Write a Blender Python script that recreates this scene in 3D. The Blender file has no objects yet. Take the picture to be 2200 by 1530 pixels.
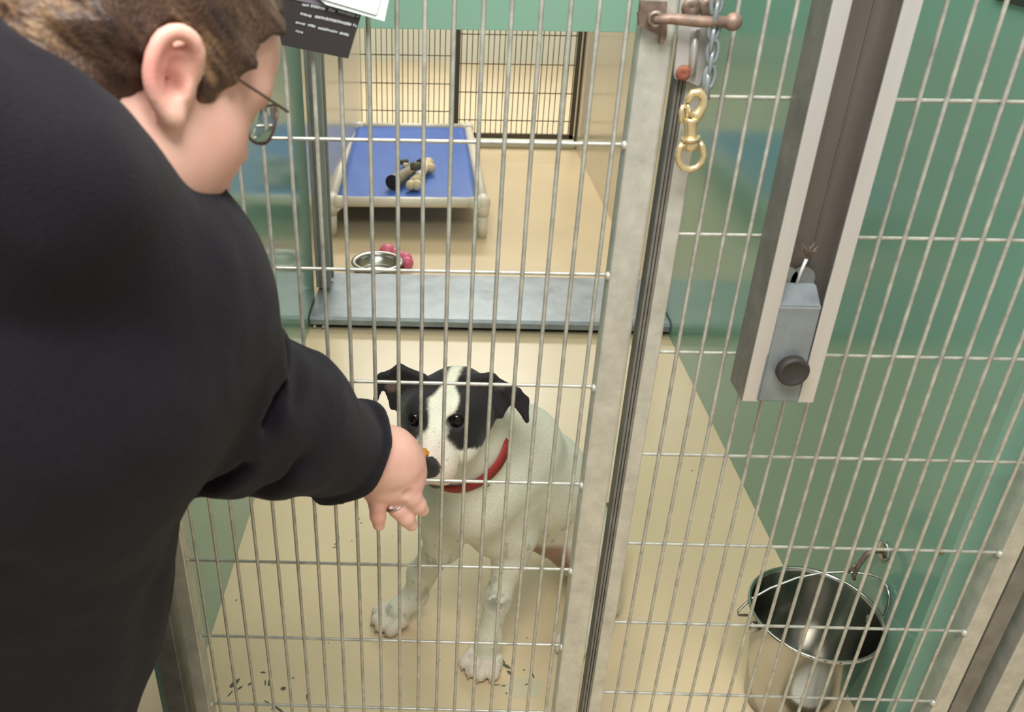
import bpy, bmesh, math
import numpy as np
from mathutils import Vector, Matrix

# ------------------------------------------------------------------ camera
SC = bpy.context.scene
C = bpy.context.scene.collection
FPX, PITCH, YAW, ROLL, CAM_D, CAM_H, CX = 1803.07, .5024, -.0174, .0133, .95712, 1.312, -184.27
cp, sp, cy_, sy_ = math.cos(PITCH), math.sin(PITCH), math.cos(YAW), math.sin(YAW)
FWD = np.array([sy_*cp, cy_*cp, -sp]); R0 = np.array([cy_, -sy_, 0.]); U0 = np.cross(R0, FWD)
CR, SR = math.cos(ROLL), math.sin(ROLL)
RGT = CR*R0 + SR*U0; UPV = -SR*R0 + CR*U0
EYE = np.array([0., -CAM_D, CAM_H])
cam = bpy.data.cameras.new('camera'); cam_o = bpy.data.objects.new('camera', cam); C.objects.link(cam_o)
M = Matrix.Identity(4)
for i in range(3):
    M[i][0], M[i][1], M[i][2], M[i][3] = RGT[i], UPV[i], -FWD[i], EYE[i]
cam_o.matrix_world = M
cam.sensor_fit = 'HORIZONTAL'; cam.sensor_width = 36
cam.lens = FPX/2200*36; cam.shift_x = -CX/2200
cam.clip_start = .02; cam.clip_end = 60
cam.dof.use_dof = True; cam.dof.focus_distance = 1.55; cam.dof.aperture_fstop = 8
SC.camera = cam_o

# ------------------------------------------------------------------ light and exposure
SC.view_settings.view_transform = 'Standard'; SC.view_settings.look = 'None'
SC.view_settings.gamma = 1; SC.view_settings.use_curve_mapping = False
SC.view_settings.exposure = 0.12
w = bpy.data.worlds.new('world'); SC.world = w; w.use_nodes = True
w.node_tree.nodes['Background'].inputs[0].default_value = (1, .97, .91, 1)
w.node_tree.nodes['Background'].inputs[1].default_value = .50
def area(name, loc, aim, sx, sy, power, col):
    l = bpy.data.lights.new(name, 'AREA'); l.shape = 'RECTANGLE'; l.size = sx; l.size_y = sy
    l.energy = power; l.color = col
    o = bpy.data.objects.new(name, l); C.objects.link(o); o.location = loc
    o.rotation_euler = (Vector(aim)-Vector(loc)).to_track_quat('-Z', 'Y').to_euler()
    return o
area('ceiling_light_aisle', (-.1, -.9, 2.5), (.05, .4, 0), 1.2, .7, 52, (1, .98, .94))
area('ceiling_light_back_run', (.15, 3.0, 2.5), (.15, 3.0, 0), 1.0, .8, 12, (1, .95, .86))
area('fill_light_front_run', (.2, .75, 2.5), (.2, .75, 0), .9, .6, 9, (1, .96, .88))  # added unseen fill that brightens the front run floor
area('ceiling_light_far_hall', (.1, 5.2, 2.5), (.1, 4.0, 0), 1.6, .5, 82, (1, .97, .91))

# ------------------------------------------------------------------ helpers
def at(px, py, depth):                       # point seen at a pixel, at a distance along the lens axis
    return EYE + depth*(FWD + RGT*(px-1100-CX)/FPX - UPV*(py-765)/FPX)
def on(px, py, axis, v):                     # point seen at a pixel, on the plane axis = v
    d = FWD + RGT*(px-1100-CX)/FPX - UPV*(py-765)/FPX
    return EYE + d*((v-EYE[axis])/d[axis])
def P(px, py, y): return on(px, py, 1, y)
def G(px, py, z): return on(px, py, 2, z)

def s2l(c):
    return tuple(((v/255)/12.92 if v/255 <= .04045 else ((v/255+.055)/1.055)**2.4) for v in c)

def material(name, col, rough=.5, metal=0., var=0., scale=30., bump=0., bscale=200., spec=.5, dark=None, stretch=None, trans=0., rvar=0.):
    m = bpy.data.materials.new(name); m.use_nodes = True
    nt = m.node_tree; b = nt.nodes['Principled BSDF']
    c = s2l(col); b.inputs['Base Color'].default_value = (*c, 1)
    b.inputs['Roughness'].default_value = rough; b.inputs['Metallic'].default_value = metal
    b.inputs['Specular IOR Level'].default_value = spec
    if trans: b.inputs['Transmission Weight'].default_value = trans
    tc = nt.nodes.new('ShaderNodeTexCoord'); mp = nt.nodes.new('ShaderNodeMapping')
    nt.links.new(tc.outputs['Object'], mp.inputs[0])
    if stretch: mp.inputs['Scale'].default_value = stretch
    if var or rvar:
        n = nt.nodes.new('ShaderNodeTexNoise'); n.inputs['Scale'].default_value = scale; n.inputs['Detail'].default_value = 6
        n.inputs['Roughness'].default_value = .65
        nt.links.new(mp.outputs[0], n.inputs['Vector'])
        r = nt.nodes.new('ShaderNodeValToRGB'); r.color_ramp.elements[0].position = .3; r.color_ramp.elements[1].position = .72
        d = s2l(dark) if dark else tuple(v*(1-var) for v in c)
        r.color_ramp.elements[0].color = (*d, 1)
        r.color_ramp.elements[1].color = (*tuple(min(1, v*(1+var*.5)) for v in c), 1)
        nt.links.new(n.outputs['Fac'], r.inputs[0])
        if var: nt.links.new(r.outputs[0], b.inputs['Base Color'])
        if rvar:
            mr = nt.nodes.new('ShaderNodeMapRange'); mr.inputs['To Min'].default_value = rough-rvar; mr.inputs['To Max'].default_value = rough+rvar
            nt.links.new(n.outputs['Fac'], mr.inputs['Value']); nt.links.new(mr.outputs[0], b.inputs['Roughness'])
    if bump:
        n2 = nt.nodes.new('ShaderNodeTexNoise'); n2.inputs['Scale'].default_value = bscale; n2.inputs['Detail'].default_value = 4
        nt.links.new(mp.outputs[0], n2.inputs['Vector'])
        bp = nt.nodes.new('ShaderNodeBump'); bp.inputs['Strength'].default_value = bump; bp.inputs['Distance'].default_value = .004
        nt.links.new(n2.outputs['Fac'], bp.inputs['Height']); nt.links.new(bp.outputs[0], b.inputs['Normal'])
    return m

def vcol_material(name, rough=.8, bump=.3, bscale=300., sheen=0., sss=0., stretch=None, fine=0., spec=.4):
    m = material(name, (128, 128, 128), rough, bump=bump, bscale=bscale, stretch=stretch, spec=spec)
    nt = m.node_tree; b = nt.nodes['Principled BSDF']
    a = nt.nodes.new('ShaderNodeAttribute'); a.attribute_name = 'coat'
    out = a.outputs['Color']
    if fine:
        tc = nt.nodes.new('ShaderNodeTexCoord'); mp = nt.nodes.new('ShaderNodeMapping'); nt.links.new(tc.outputs['Object'], mp.inputs[0])
        if stretch: mp.inputs['Scale'].default_value = stretch
        n = nt.nodes.new('ShaderNodeTexNoise'); n.inputs['Scale'].default_value = bscale; n.inputs['Detail'].default_value = 3
        nt.links.new(mp.outputs[0], n.inputs['Vector'])
        mr = nt.nodes.new('ShaderNodeMapRange'); mr.inputs['From Min'].default_value = .3; mr.inputs['From Max'].default_value = .7
        mr.inputs['To Min'].default_value = 1-fine; mr.inputs['To Max'].default_value = 1+fine
        nt.links.new(n.outputs['Fac'], mr.inputs['Value'])
        vm = nt.nodes.new('ShaderNodeVectorMath'); vm.operation = 'SCALE'
        nt.links.new(out, vm.inputs[0]); nt.links.new(mr.outputs[0], vm.inputs['Scale']); out = vm.outputs[0]
    nt.links.new(out, b.inputs['Base Color'])
    b.inputs['Sheen Weight'].default_value = sheen
    if sss:
        b.inputs['Subsurface Weight'].default_value = sss; b.inputs['Subsurface Radius'].default_value = (.01, .004, .002); b.inputs['Subsurface Scale'].default_value = 1
    return m

def bx(bm, x0, x1, y0, y1, z0, z1, bev=0.):
    vs = [bm.verts.new(p) for p in ((x0,y0,z0),(x1,y0,z0),(x1,y1,z0),(x0,y1,z0),(x0,y0,z1),(x1,y0,z1),(x1,y1,z1),(x0,y1,z1))]
    fs = [bm.faces.new([vs[i] for i in f]) for f in ((0,3,2,1),(4,5,6,7),(0,1,5,4),(1,2,6,5),(2,3,7,6),(3,0,4,7))]
    if bev:
        es = list({e for f in fs for e in f.edges})
        bmesh.ops.bevel(bm, geom=es, offset=bev, segments=2, affect='EDGES', profile=.5)

def tube(bm, pts, r, n=8, cap=True, closed=False):
    pts = [Vector(p) for p in pts]; rs = r if isinstance(r, (list, tuple)) else [r]*len(pts)
    N = len(pts); rings = []; prev = None
    for i, p in enumerate(pts):
        a = pts[(i-1) % N] if (closed or i > 0) else p; b = pts[(i+1) % N] if (closed or i < N-1) else p
        t = (b-a).normalized()
        if prev is None:
            s = t.cross(Vector((0,0,1))) if abs(t.z) < .9 else t.cross(Vector((0,1,0)))
        else:
            s = prev - t*prev.dot(t)
        s.normalize(); prev = s; u = t.cross(s)
        rings.append([bm.verts.new(p+(s*math.cos(2*math.pi*k/n)+u*math.sin(2*math.pi*k/n))*rs[i]) for k in range(n)])
    for i in range(N if closed else N-1):
        A, B = rings[i], rings[(i+1) % N]
        for k in range(n):
            f = bm.faces.new([A[k], A[(k+1) % n], B[(k+1) % n], B[k]]); f.smooth = True
    if cap and not closed:
        bm.faces.new(rings[0][::-1]); bm.faces.new(rings[-1])

def lathe(bm, prof, n=64, cap_end=False):
    rings = [[bm.verts.new((r*math.cos(2*math.pi*k/n), r*math.sin(2*math.pi*k/n), z)) for k in range(n)] for r, z in prof]
    for A, B in zip(rings, rings[1:]):
        for k in range(n):
            f = bm.faces.new([A[k], A[(k+1) % n], B[(k+1) % n], B[k]]); f.smooth = True
    if cap_end: bm.faces.new(rings[-1])
    return rings

def obj(name, bm, m, parent=None, smooth=False, loc=None, rot=None):
    me = bpy.data.meshes.new(name)
    bmesh.ops.recalc_face_normals(bm, faces=bm.faces)
    bm.to_mesh(me); bm.free()
    if smooth:
        for p in me.polygons: p.use_smooth = True
    me.materials.append(m)
    o = bpy.data.objects.new(name, me); C.objects.link(o)
    if parent: o.parent = parent
    if loc is not None: o.location = loc
    if rot is not None: o.rotation_euler = rot
    return o

def thing(name, label, cat, loc=(0,0,0), rotz=0, group=None):
    o = bpy.data.objects.new(name, None); C.objects.link(o); o.empty_display_size = .05
    o.location = loc; o.rotation_euler = (0, 0, rotz); o['label'] = label; o['category'] = cat
    if group: o['group'] = group
    return o
def tag(o, label, cat, group=None):
    o['label'] = label; o['category'] = cat
    if group: o['group'] = group
    return o
def struct(name, bm, m, parent=None):
    o = obj(name, bm, m, parent)
    o['kind'] = 'structure'
    return o
def box(name, m, parent, *a, bev=0.):
    bm = bmesh.new(); bx(bm, *a, bev=bev); return obj(name, bm, m, parent)

# ------------------------------------------------------------------ materials
M_galv = material('galvanised_steel', (196, 196, 186), .42, .45, var=.22, scale=35, bump=.05, bscale=80)
M_wire = material('galvanised_wire', (188, 188, 178), .4, .4, var=.35, scale=60)
M_alu = material('brushed_aluminium', (206, 204, 200), .38, .55, var=.1, scale=20, stretch=(1, 1, .05))
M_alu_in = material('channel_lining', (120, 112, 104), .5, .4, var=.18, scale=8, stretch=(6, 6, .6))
M_darkgal = material('weathered_and_shaded_steel', (128, 126, 120), .5, .4, var=.3, scale=25)  # weathered posts and strips; also the painted shade on the channel sides
M_guide = material('guide_steel', (150, 156, 152), .45, .5, var=.2, scale=30, stretch=(4, 4, .5))
M_plate = material('worn_sheet_steel', (138, 147, 150), .36, .35, var=.3, scale=14, rvar=.12, bump=.1, bscale=20)
M_green = material('green_pvc_panel', (122, 164, 148), .13, 0, var=.05, scale=3, bump=.05, bscale=7, spec=.6)
M_mint = material('mint_panel', (158, 200, 180), .22, 0, var=.03, scale=3)
M_cream = material('cream_wall_panel', (202, 193, 170), .2, 0, var=.05, scale=3, spec=.6)
M_floor = material('tan_epoxy_floor', (222, 202, 166), .3, 0, var=.07, scale=2.5, bump=.10, bscale=9, spec=.4, rvar=.06)
M_hall = material('pale_hall_wall', (216, 218, 200), .5, 0, var=.04, scale=2)
M_rust = material('rusty_steel', (146, 122, 108), .55, .4, var=.5, scale=60, dark=(104, 92, 84))
M_screw = material('rusty_screw', (146, 90, 70), .8, .1, var=.4, scale=120, dark=(110, 60, 44))
M_oldiron = material('old_iron', (142, 130, 118), .5, .55, var=.4, scale=60, dark=(100, 80, 66))
M_brass = material('brass', (220, 202, 158), .3, .7, var=.15, scale=60)
M_white = material('white_plastic', (226, 228, 230), .35)
M_black = material('black_rubber', (52, 48, 46), .6, 0, var=.2, scale=90)
M_bedpvc = material('cream_pvc', (226, 221, 206), .4, 0, var=.08, scale=20)
M_blue = material('blue_vinyl_fabric', (70, 112, 198), .38, 0, var=.1, scale=6, bump=.12, bscale=420)
M_steel = material('stainless_steel', (188, 186, 180), .16, 1., var=.06, scale=12, rvar=.04)
M_steel_soft = material('satin_stainless', (178, 178, 172), .3, 1., var=.06, scale=12)
M_pink = material('pink_rubber', (224, 110, 140), .4, 0, var=.1, scale=30)
M_bone = material('pale_bone', (226, 208, 168), .55, 0, var=.2, scale=60, bump=.3, bscale=90)
M_greybone = material('chewed_grey_bone', (150, 143, 124), .6, 0, var=.3, scale=60, bump=.4, bscale=120)
M_marrow = material('dark_marrow', (44, 36, 40), .8, 0, var=.3, scale=80)
M_olive = material('olive_horn', (98, 96, 74), .6, 0, var=.3, scale=70, bump=.3, bscale=120)
M_gate = material('dark_bronze_frame', (92, 84, 72), .5, .3, var=.1, scale=20)
M_gatewire = material('dull_thin_wire', (98, 94, 76), .5, .3)
M_chip = material('dark_scuff', (92, 92, 78), .7)
M_patch = material('bare_floor_patch', (208, 200, 172), .3)
M_red = material('red_nylon', (158, 44, 40), .55, 0, var=.2, scale=90, bump=.3, bscale=300)
M_signblack = material('black_card', (48, 44, 46), .45)
M_ink = material('pale_print', (196, 206, 206), .5)
M_paper = material('white_paper', (240, 242, 248), .5)
M_sleeve = material('clear_plastic_sleeve', (216, 228, 226), .2, 0, spec=.6)
M_treat = material('orange_kibble', (214, 142, 48), .7, 0, var=.25, scale=220, bump=.5, bscale=400)

# ------------------------------------------------------------------ the setting
XL, XR = -.4468, .7832
Y_T0, Y_T1, Y_B = 1.60, 1.965, 4.15
bm = bmesh.new(); bx(bm, -4, 4, -3, 9, -.06, 0); struct('floor', bm, M_floor)
bm = bmesh.new(); bx(bm, XL-.03, XL, .035, 1.75, 0, 2.3); struct('wall_left', bm, M_green)
bm = bmesh.new(); bx(bm, XR, .846, .034, 1.75, 0, 2.3); struct('wall_right', bm, M_green)
bm = bmesh.new(); bx(bm, XL-.075, XL-.045, 1.75, Y_B+.05, 0, 2.3); struct('wall_back_left', bm, M_cream)
bm = bmesh.new(); bx(bm, XR+.0, XR+.03, 1.7502, Y_B+.05, 0, 2.3); struct('wall_back_right', bm, M_cream)
bm = bmesh.new(); bx(bm, -4, 4, 6.95, 7.0, 0, 2.6); struct('wall_far', bm, M_hall)

# guillotine door held up in its guides
zt = on(1100, 65, 1, 1.87)[2]
tag(box('guillotine_door', M_mint, None, XL+.03, XR-.04, 1.86, 1.885, zt, 2.0, bev=.002), 'mint green sliding door panel raised across the opening to the back run', 'door panel')
def guide(x0, x1, lab):
    t = thing('door_guide', lab, 'door guide', ((x0+x1)/2, 1.87, .062), 0, None)
    bm = bmesh.new(); h = (x1-x0)/2
    bx(bm, -h, h, -.055, -.03, 0, 2.0, .002)
    bx(bm, -h, h, .03, .045, 0, 2.0, .002)
    bx(bm, -h, -h+.012, -.03, .03, 0, 2.0)
    obj('guide_channel', bm, M_guide, t)
    bm = bmesh.new()
    bx(bm, -h*.45, h*.05, -.063, -.055, .0, 2.0, .002)
    obj('guide_rib', bm, M_darkgal, t)
    return t
guide(XL-.002, XL+.05, 'grey steel vertical channel at the bed side of the inner doorway')
g2 = guide(XR-.035, XR-.002, 'grey steel vertical channel beside the wall that has the hanging pail')

# threshold
t = thing('steel_threshold', 'wide grey sheet steel sill lying across the floor between front and back run', 'threshold', (0, 0, 0))
bm = bmesh.new()
x0, x1 = XL+.004, XR-.004
prof = [(1.975, .052), (1.63, .052), (1.607, .049), (1.598, .040), (1.597, .022), (1.604, .020), (1.606, .036), (1.63, .042), (1.975, .042)]
L = [bm.verts.new((x0, y, z)) for y, z in prof]; Rr = [bm.verts.new((x1, y, z)) for y, z in prof]
for i in range(len(prof)-1): bm.faces.new([L[i], L[i+1], Rr[i+1], Rr[i]])
bm.faces.new([L[-1], L[0], Rr[0], Rr[-1]]); bm.faces.new(L[::-1]); bm.faces.new(Rr)
obj('sill_plate', bm, M_plate, t)
box('sill_core', M_black, t, x0+.002, x1-.002, 1.63, 1.97, 0, .041)
for dx in (.018, .048):
    bm = bmesh.new(); bmesh.ops.create_uvsphere(bm, u_segments=10, v_segments=6, radius=.007)
    obj('bolt_head', bm, M_galv, t, True, (XL+dx, 1.607, .010))

# scuffs and bare patch on the floor
rng = np.random.RandomState(4)
def scuffs(name, spots, mt, z=.0006):
    bm = bmesh.new()
    for (px, py, L_, W_, ang) in spots:
        c = G(px, py, 0)
        n = 7; ring = []
        for k in range(n):
            a = 2*math.pi*k/n; rr = 1+.35*(rng.rand()-.5)
            u, v = math.cos(a)*L_*rr, math.sin(a)*W_*rr
            ring.append(bm.verts.new((c[0]+u*math.cos(ang)-v*math.sin(ang), c[1]+u*math.sin(ang)+v*math.cos(ang), z)))
        bm.faces.new(ring)
    o = obj(name, bm, mt); o['kind'] = 'structure'; return o
sp_ = []
for px, py, l, w_, a in ((1078,1418,.010,.003,2.2),(1088,1432,.010,.004,2.6),(1072,1440,.005,.004,0),(1096,1446,.007,.004,2.4),(1126,1440,.002,.002,0),(1144,1450,.009,.002,1.9),
    (1066,1472,.008,.0014,.1),(1082,1474,.005,.0014,.1),(1131,1471,.004,.0014,.5),(1088,1490,.0025,.0015,0),(727,1158,.008,.0014,1.2),(722,1168,.008,.0014,.9),(719,1176,.006,.0014,.4),(756,1162,.002,.0014,1),
    (772,1115,.003,.0013,2.4),(776,1124,.003,.0013,2.4),(505,1468,.013,.005,1.0),(516,1478,.006,.002,.8),(495,1490,.009,.0015,1.1),(537,1470,.006,.002,.8),(570,1467,.007,.0014,1.7),(578,1468,.009,.002,1.7),(609,1480,.0055,.004,.3),
    (630,1457,.0018,.0018,0),(566,1445,.005,.002,0),(575,1510,.010,.0015,2.6),(590,1518,.010,.0015,1),(660,1500,.008,.0015,1.9),(508,1290,.003,.0015,1),(588,1213,.002,.0012,1),(706,1382,.0015,.0012,1),(600,1525,.012,.002,2.5),
    (1132,1371,.002,.0012,0),(945,1418,.0015,.0012,0),(843,1152,.002,.0012,0),(1487,1012,.003,.002,0)):
    sp_.append((px, py, l, w_, a))
scuffs('floor_scuff_marks', sp_, M_chip)
scuffs('floor_bare_patch', [(1122, 1478, .038, .028, .2)], M_patch, .0003)

# ------------------------------------------------------------------ mesh fence
CW = .03048; RW = .16
def wires(bm, xs, zs, x0, x1, z0, z1, y, r=.0026, yaw=0):
    for i, x in enumerate(xs):
        tube(bm, [(x, y-.0022, z0), (x+.0006*math.sin(i*2.1), y-.0022, (z0+z1)/2), (x, y-.0022, z1)], r, 8, False)
    for z in zs:
        tube(bm, [(x0, y+.0024, z), (x1, y+.0024, z)], r*.92, 8, False)
# fixed panel
fence = thing('kennel_side_panel', 'fixed wire mesh panel in a grey steel frame, in front of the pail', 'mesh panel', (0, 0, 0))
bm = bmesh.new()
zs = [1.1206-RW*k for k in range(-4, 7)]
wires(bm, [.3044+CW*k for k in range(17)], zs, .280, .826, .03, 1.95, -.004)
obj('wire_mesh', bm, M_wire, fence)
bm = bmesh.new(); bx(bm, .262, .282, -.008, .022, .012, 1.95, .002); obj('frame_stile', bm, M_galv, fence)
bm = bmesh.new(); bx(bm, .8226, .850, -.008, .033, .012, 1.95, .002); obj('frame_stile', bm, M_galv, fence)
bm = bmesh.new(); bx(bm, .282, .8226, -.006, .022, .012, .036, .002); obj('bottom_rail', bm, M_galv, fence)
bm = bmesh.new()                       # dark ridged stop strip on the strike side
for k in range(3): bx(bm, .2515+.0038*k, .2543+.0038*k, -.006-.0014*k, .018, .012, 1.95)
obj('stop_strip', bm, M_darkgal, fence)
for z in zs[4:]:
    bm = bmesh.new(); bmesh.ops.create_uvsphere(bm, u_segments=8, v_segments=6, radius=.0058, matrix=Matrix.Translation((.8226, -.005, z)))
    obj('weld_bead', bm, M_galv, fence, True)
# gate
gate = thing('kennel_gate', 'wire mesh gate in a grey steel frame that the hand and the dog meet at', 'gate', (0, 0, 0))
bm = bmesh.new()
zs = [1.0663-RW*k for k in range(-4, 7)]
wires(bm, [.1911+CW*(k-12) for k in range(-6, 13)], zs, -.376, .207, .03, 1.95, -.004)
obj('wire_mesh', bm, M_wire, gate)
bm = bmesh.new(); bx(bm, .205, .242, -.012, .018, .015, 1.95, .004); obj('frame_stile', bm, M_galv, gate)
bm = bmesh.new(); bx(bm, -.399, -.373, -.012, .018, .015, 1.95, .003); obj('frame_stile', bm, M_galv, gate)
bm = bmesh.new(); bx(bm, -.373, .205, -.008, .016, .015, .034, .002); obj('bottom_rail', bm, M_galv, gate)
for z in zs[4:]:
    for x_, r_ in ((.205, .0054), (-.373, .0048)):
        bm = bmesh.new(); bmesh.ops.create_uvsphere(bm, u_segments=8, v_segments=6, radius=r_, matrix=Matrix.Translation((x_, -.005, z)))
        obj('weld_bead', bm, M_galv, gate, True)
# posts either side
tag(box('fence_post', M_darkgal, None, .8515, .879, -.010, .03, 0, 1.95, bev=.002), 'purplish grey square steel post against the outer edge of the fixed mesh panel', 'post')
tag(box('fence_post', M_galv, None, .906, .942, -.012, .03, 0, 1.95, bev=.002), 'olive grey steel post past the dark gap, first post of the next kennel', 'post')
tag(box('fence_post', M_darkgal, None, -.446, -.412, -.012, .025, 0, 1.95, bev=.002), 'grey steel hinge post between the gate and the black jacket', 'post')
bm = bmesh.new(); bx(bm, .881, .904, .034, .6, 0, 2.0); struct('trim_1', bm, M_green)
# next kennel: mesh behind right post and left post
nk = thing('neighbour_mesh_gate', 'edge of the next kennel gate, past the olive grey post', 'gate', (0, 0, 0))
bm = bmesh.new(); bx(bm, .950, .985, -.012, .018, .015, 1.95, .003); obj('frame_stile', bm, M_galv, nk)
bm = bmesh.new(); wires(bm, [1.0+CW*k for k in range(6)], [1.0663-RW*k for k in range(0, 7)], .98, 1.2, .03, 1.95, -.004); obj('wire_mesh', bm, M_wire, nk)

# ------------------------------------------------------------------ channel with counterweight block
ch = thing('cable_channel', 'long upright aluminium channel fixed over the mesh panel, with a black knob at its foot', 'channel', (0, 0, 0))
YF = -.058; xa, xb = .378, .4655; zb = .765
bm = bmesh.new()
bx(bm, xa, xa+.019, YF-.003, YF, zb, 1.95, .001)
bx(bm, xb-.019, xb, YF-.003, YF, zb, 1.95, .001)
obj('channel_lip', bm, M_alu, ch)
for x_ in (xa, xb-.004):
    bm = bmesh.new(); bx(bm, x_, x_+.004, YF, -.009, zb, 1.95); obj('shaded_channel_side', bm, M_darkgal, ch)  # darker steel paints the shade of the side faces into their colour
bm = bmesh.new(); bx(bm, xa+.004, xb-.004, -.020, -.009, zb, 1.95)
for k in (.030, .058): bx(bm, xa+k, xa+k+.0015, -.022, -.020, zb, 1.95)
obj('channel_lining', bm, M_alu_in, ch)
blk = bmesh.new()
xc = (xa+xb)/2; bw = .027
pr_ = [(-.021, zb+.002), (-.021, .905), (-.034, .915), (YF-.004, .896), (YF-.006, zb+.002)]
A = [blk.verts.new((xc-bw, y, z)) for y, z in pr_]; B = [blk.verts.new((xc+bw-.004, y, z)) for y, z in pr_]
for i in range(5): blk.faces.new([A[i], A[(i+1) % 5], B[(i+1) % 5], B[i]])
blk.faces.new(A[::-1]); blk.faces.new(B)
bmesh.ops.bevel(blk, geom=blk.edges[:], offset=.002, segments=2, affect='EDGES')
b_o = obj('lock_block', blk, M_plate, ch)
bm = bmesh.new()
ring = [(.0, .0)]
lathe(bm, [(.0165, 0), (.0185, .001), (.0190, .010), (.0175, .0125), (.0145, .013), (.0135, .0118), (.0001, .0118)], 40)
k_o = obj('knob', bm, M_black, ch, True, (xc+.004, YF-.006, .815), (math.pi/2, 0, 0))
bm = bmesh.new()
for sx in (-.008, .012):
    pts = []
    n = 16; rr = .014
    ring = [bm.verts.new((xc-.004+sx+rr*math.cos(math.pi*k/n), -.030+.0, .917+rr*1.1*math.sin(math.pi*k/n))) for k in range(n+1)]
    ring2 = [bm.verts.new((v.co.x, v.co.y+.004, v.co.z)) for v in ring]
    bm.faces.new(ring); bm.faces.new(ring2[::-1])
    for k in range(n): bm.faces.new([ring[k], ring2[k], ring2[k+1], ring[k+1]])
    bx(bm, xc-.004+sx-rr, xc-.004+sx+rr, -.030, -.026, .900, .917)
obj('pulley_cheek', bm, M_guide, b_o)
bm = bmesh.new()
tube(bm, [(xc, -.034, .912), (xc+.001, -.035, .93), (xc+.003, -.037, .946)], .0019, 8)
obj('cable_sleeve', bm, M_white, b_o)
bm = bmesh.new()
for k in range(7):
    a = k*.9
    tube(bm, [(xc+.003, -.037, .945), (xc+.003+.005*math.cos(a), -.037+.003*math.sin(a), .957), (xc+.003+.011*math.cos(a), -.037+.006*math.sin(a), .962+.004*math.sin(2*a))], .0007, 5)
obj('frayed_cable', bm, M_oldiron, b_o)

# ------------------------------------------------------------------ latch, chain, snap hook
la = thing('gate_latch', 'old slide bolt latch with rusty bar and screws at the top of the gate edge', 'latch', (0, 0, 0))
def pp(px, py, y): return tuple(P(px, py, y))
def plate(bm, pix, y, th):
    a = [bm.verts.new(P(px, py, y)) for px, py in pix]; b = [bm.verts.new(v.co+Vector((0, th, 0))) for v in a]
    bm.faces.new(a); bm.faces.new(b[::-1])
    for k in range(len(a)): bm.faces.new([a[k], b[k], b[(k+1) % len(a)], a[(k+1) % len(a)]])
bm = bmesh.new(); plate(bm, [(1372, 28), (1432, 32), (1424, 58), (1416, 76), (1374, 56)], -.022, .010)
plate(bm, [(1376, 2), (1434, 4), (1432, 32), (1374, 28)], -.020, .007)
obj('strike_plate', bm, M_oldiron, la)
bm = bmesh.new(); plate(bm, [(1420, 52), (1434, 50), (1432, 82), (1424, 98), (1418, 96)], -.020, .006); obj('hasp_tongue', bm, M_rust, la)
bm = bmesh.new(); plate(bm, [(1466, -20), (1548, -20), (1540, 40), (1526, 60), (1526, 90), (1516, 150), (1506, 176), (1500, 190), (1490, 178), (1480, 172), (1452, 172), (1449, 160), (1458, 54)], -.018, .008)
bmesh.ops.bevel(bm, geom=bm.edges[:], offset=.0012, segments=2, affect='EDGES'); obj('latch_plate', bm, M_alu, la)
bm = bmesh.new(); tube(bm, [pp(1495, 62, -.019), pp(1486, 165, -.019)], [.005, .004], 8); obj('latch_ridge', bm, M_alu, la)
bm = bmesh.new()
tube(bm, [pp(1405, 43, -.030), pp(1440, 40, -.032), pp(1500, 46, -.034), pp(1570, 48, -.034)], [.004, .0055, .0058, .0058], 12)
obj('slide_bolt', bm, M_rust, la)
bm = bmesh.new(); bmesh.ops.create_uvsphere(bm, u_segments=16, v_segments=10, radius=.0092, matrix=Matrix.Translation(P(1575, 47, -.034))); obj('bolt_knob', bm, M_rust, la, True)
bm = bmesh.new(); c = Vector(P(1408, 42, -.030))
tube(bm, [c+Vector((.0065*math.cos(a), 0, .0065*math.sin(a))) for a in np.linspace(0, 2*math.pi, 17)[:-1]], .0025, 8, closed=True); obj('bolt_eye', bm, M_oldiron, la)
for (px, py, r_, mt) in ((1485, 16, .0088, M_oldiron), (1523, 14, .0088, M_oldiron), (1468, 157, .0072, M_screw)):
    bm = bmesh.new(); lathe(bm, [(r_*1.15, 0), (r_*1.1, .002), (r_*.85, .0035), (r_*.3, .0042), (.0002, .003)], 24)
    obj('screw_head', bm, mt, la, True, P(px, py, -.0185), (math.pi/2, 0, 0))
# chain / split links
bm = bmesh.new()
def link(bm, c, w, h, r, ax):
    c = Vector(c); X = Vector(ax).normalized(); Z = Vector((0, 0, 1))
    pts = [c+X*w*math.cos(a)+Z*h*math.sin(a) for a in np.linspace(0, 2*math.pi, 21)[:-1]]
    tube(bm, pts, r, 8, closed=True)
cps = [(1540, 6), (1538, 32), (1534, 60), (1530, 88), (1531, 112), (1527, 138), (1524, 166)]
for i, (px, py) in enumerate(cps):
    link(bm, P(px, py, -.034), .0058 if i % 2 == 0 else .0045, .0115, .0024, (1, .2, 0) if i % 2 == 0 else (.35, 1, 0))
tube(bm, [pp(1522, 150, -.035), pp(1519, 180, -.036), pp(1519, 214, -.037)], .003, 8)
tag(obj('hanging_chain', bm, M_plate), 'short steel chain hanging from the slide bolt latch', 'chain')
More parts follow.
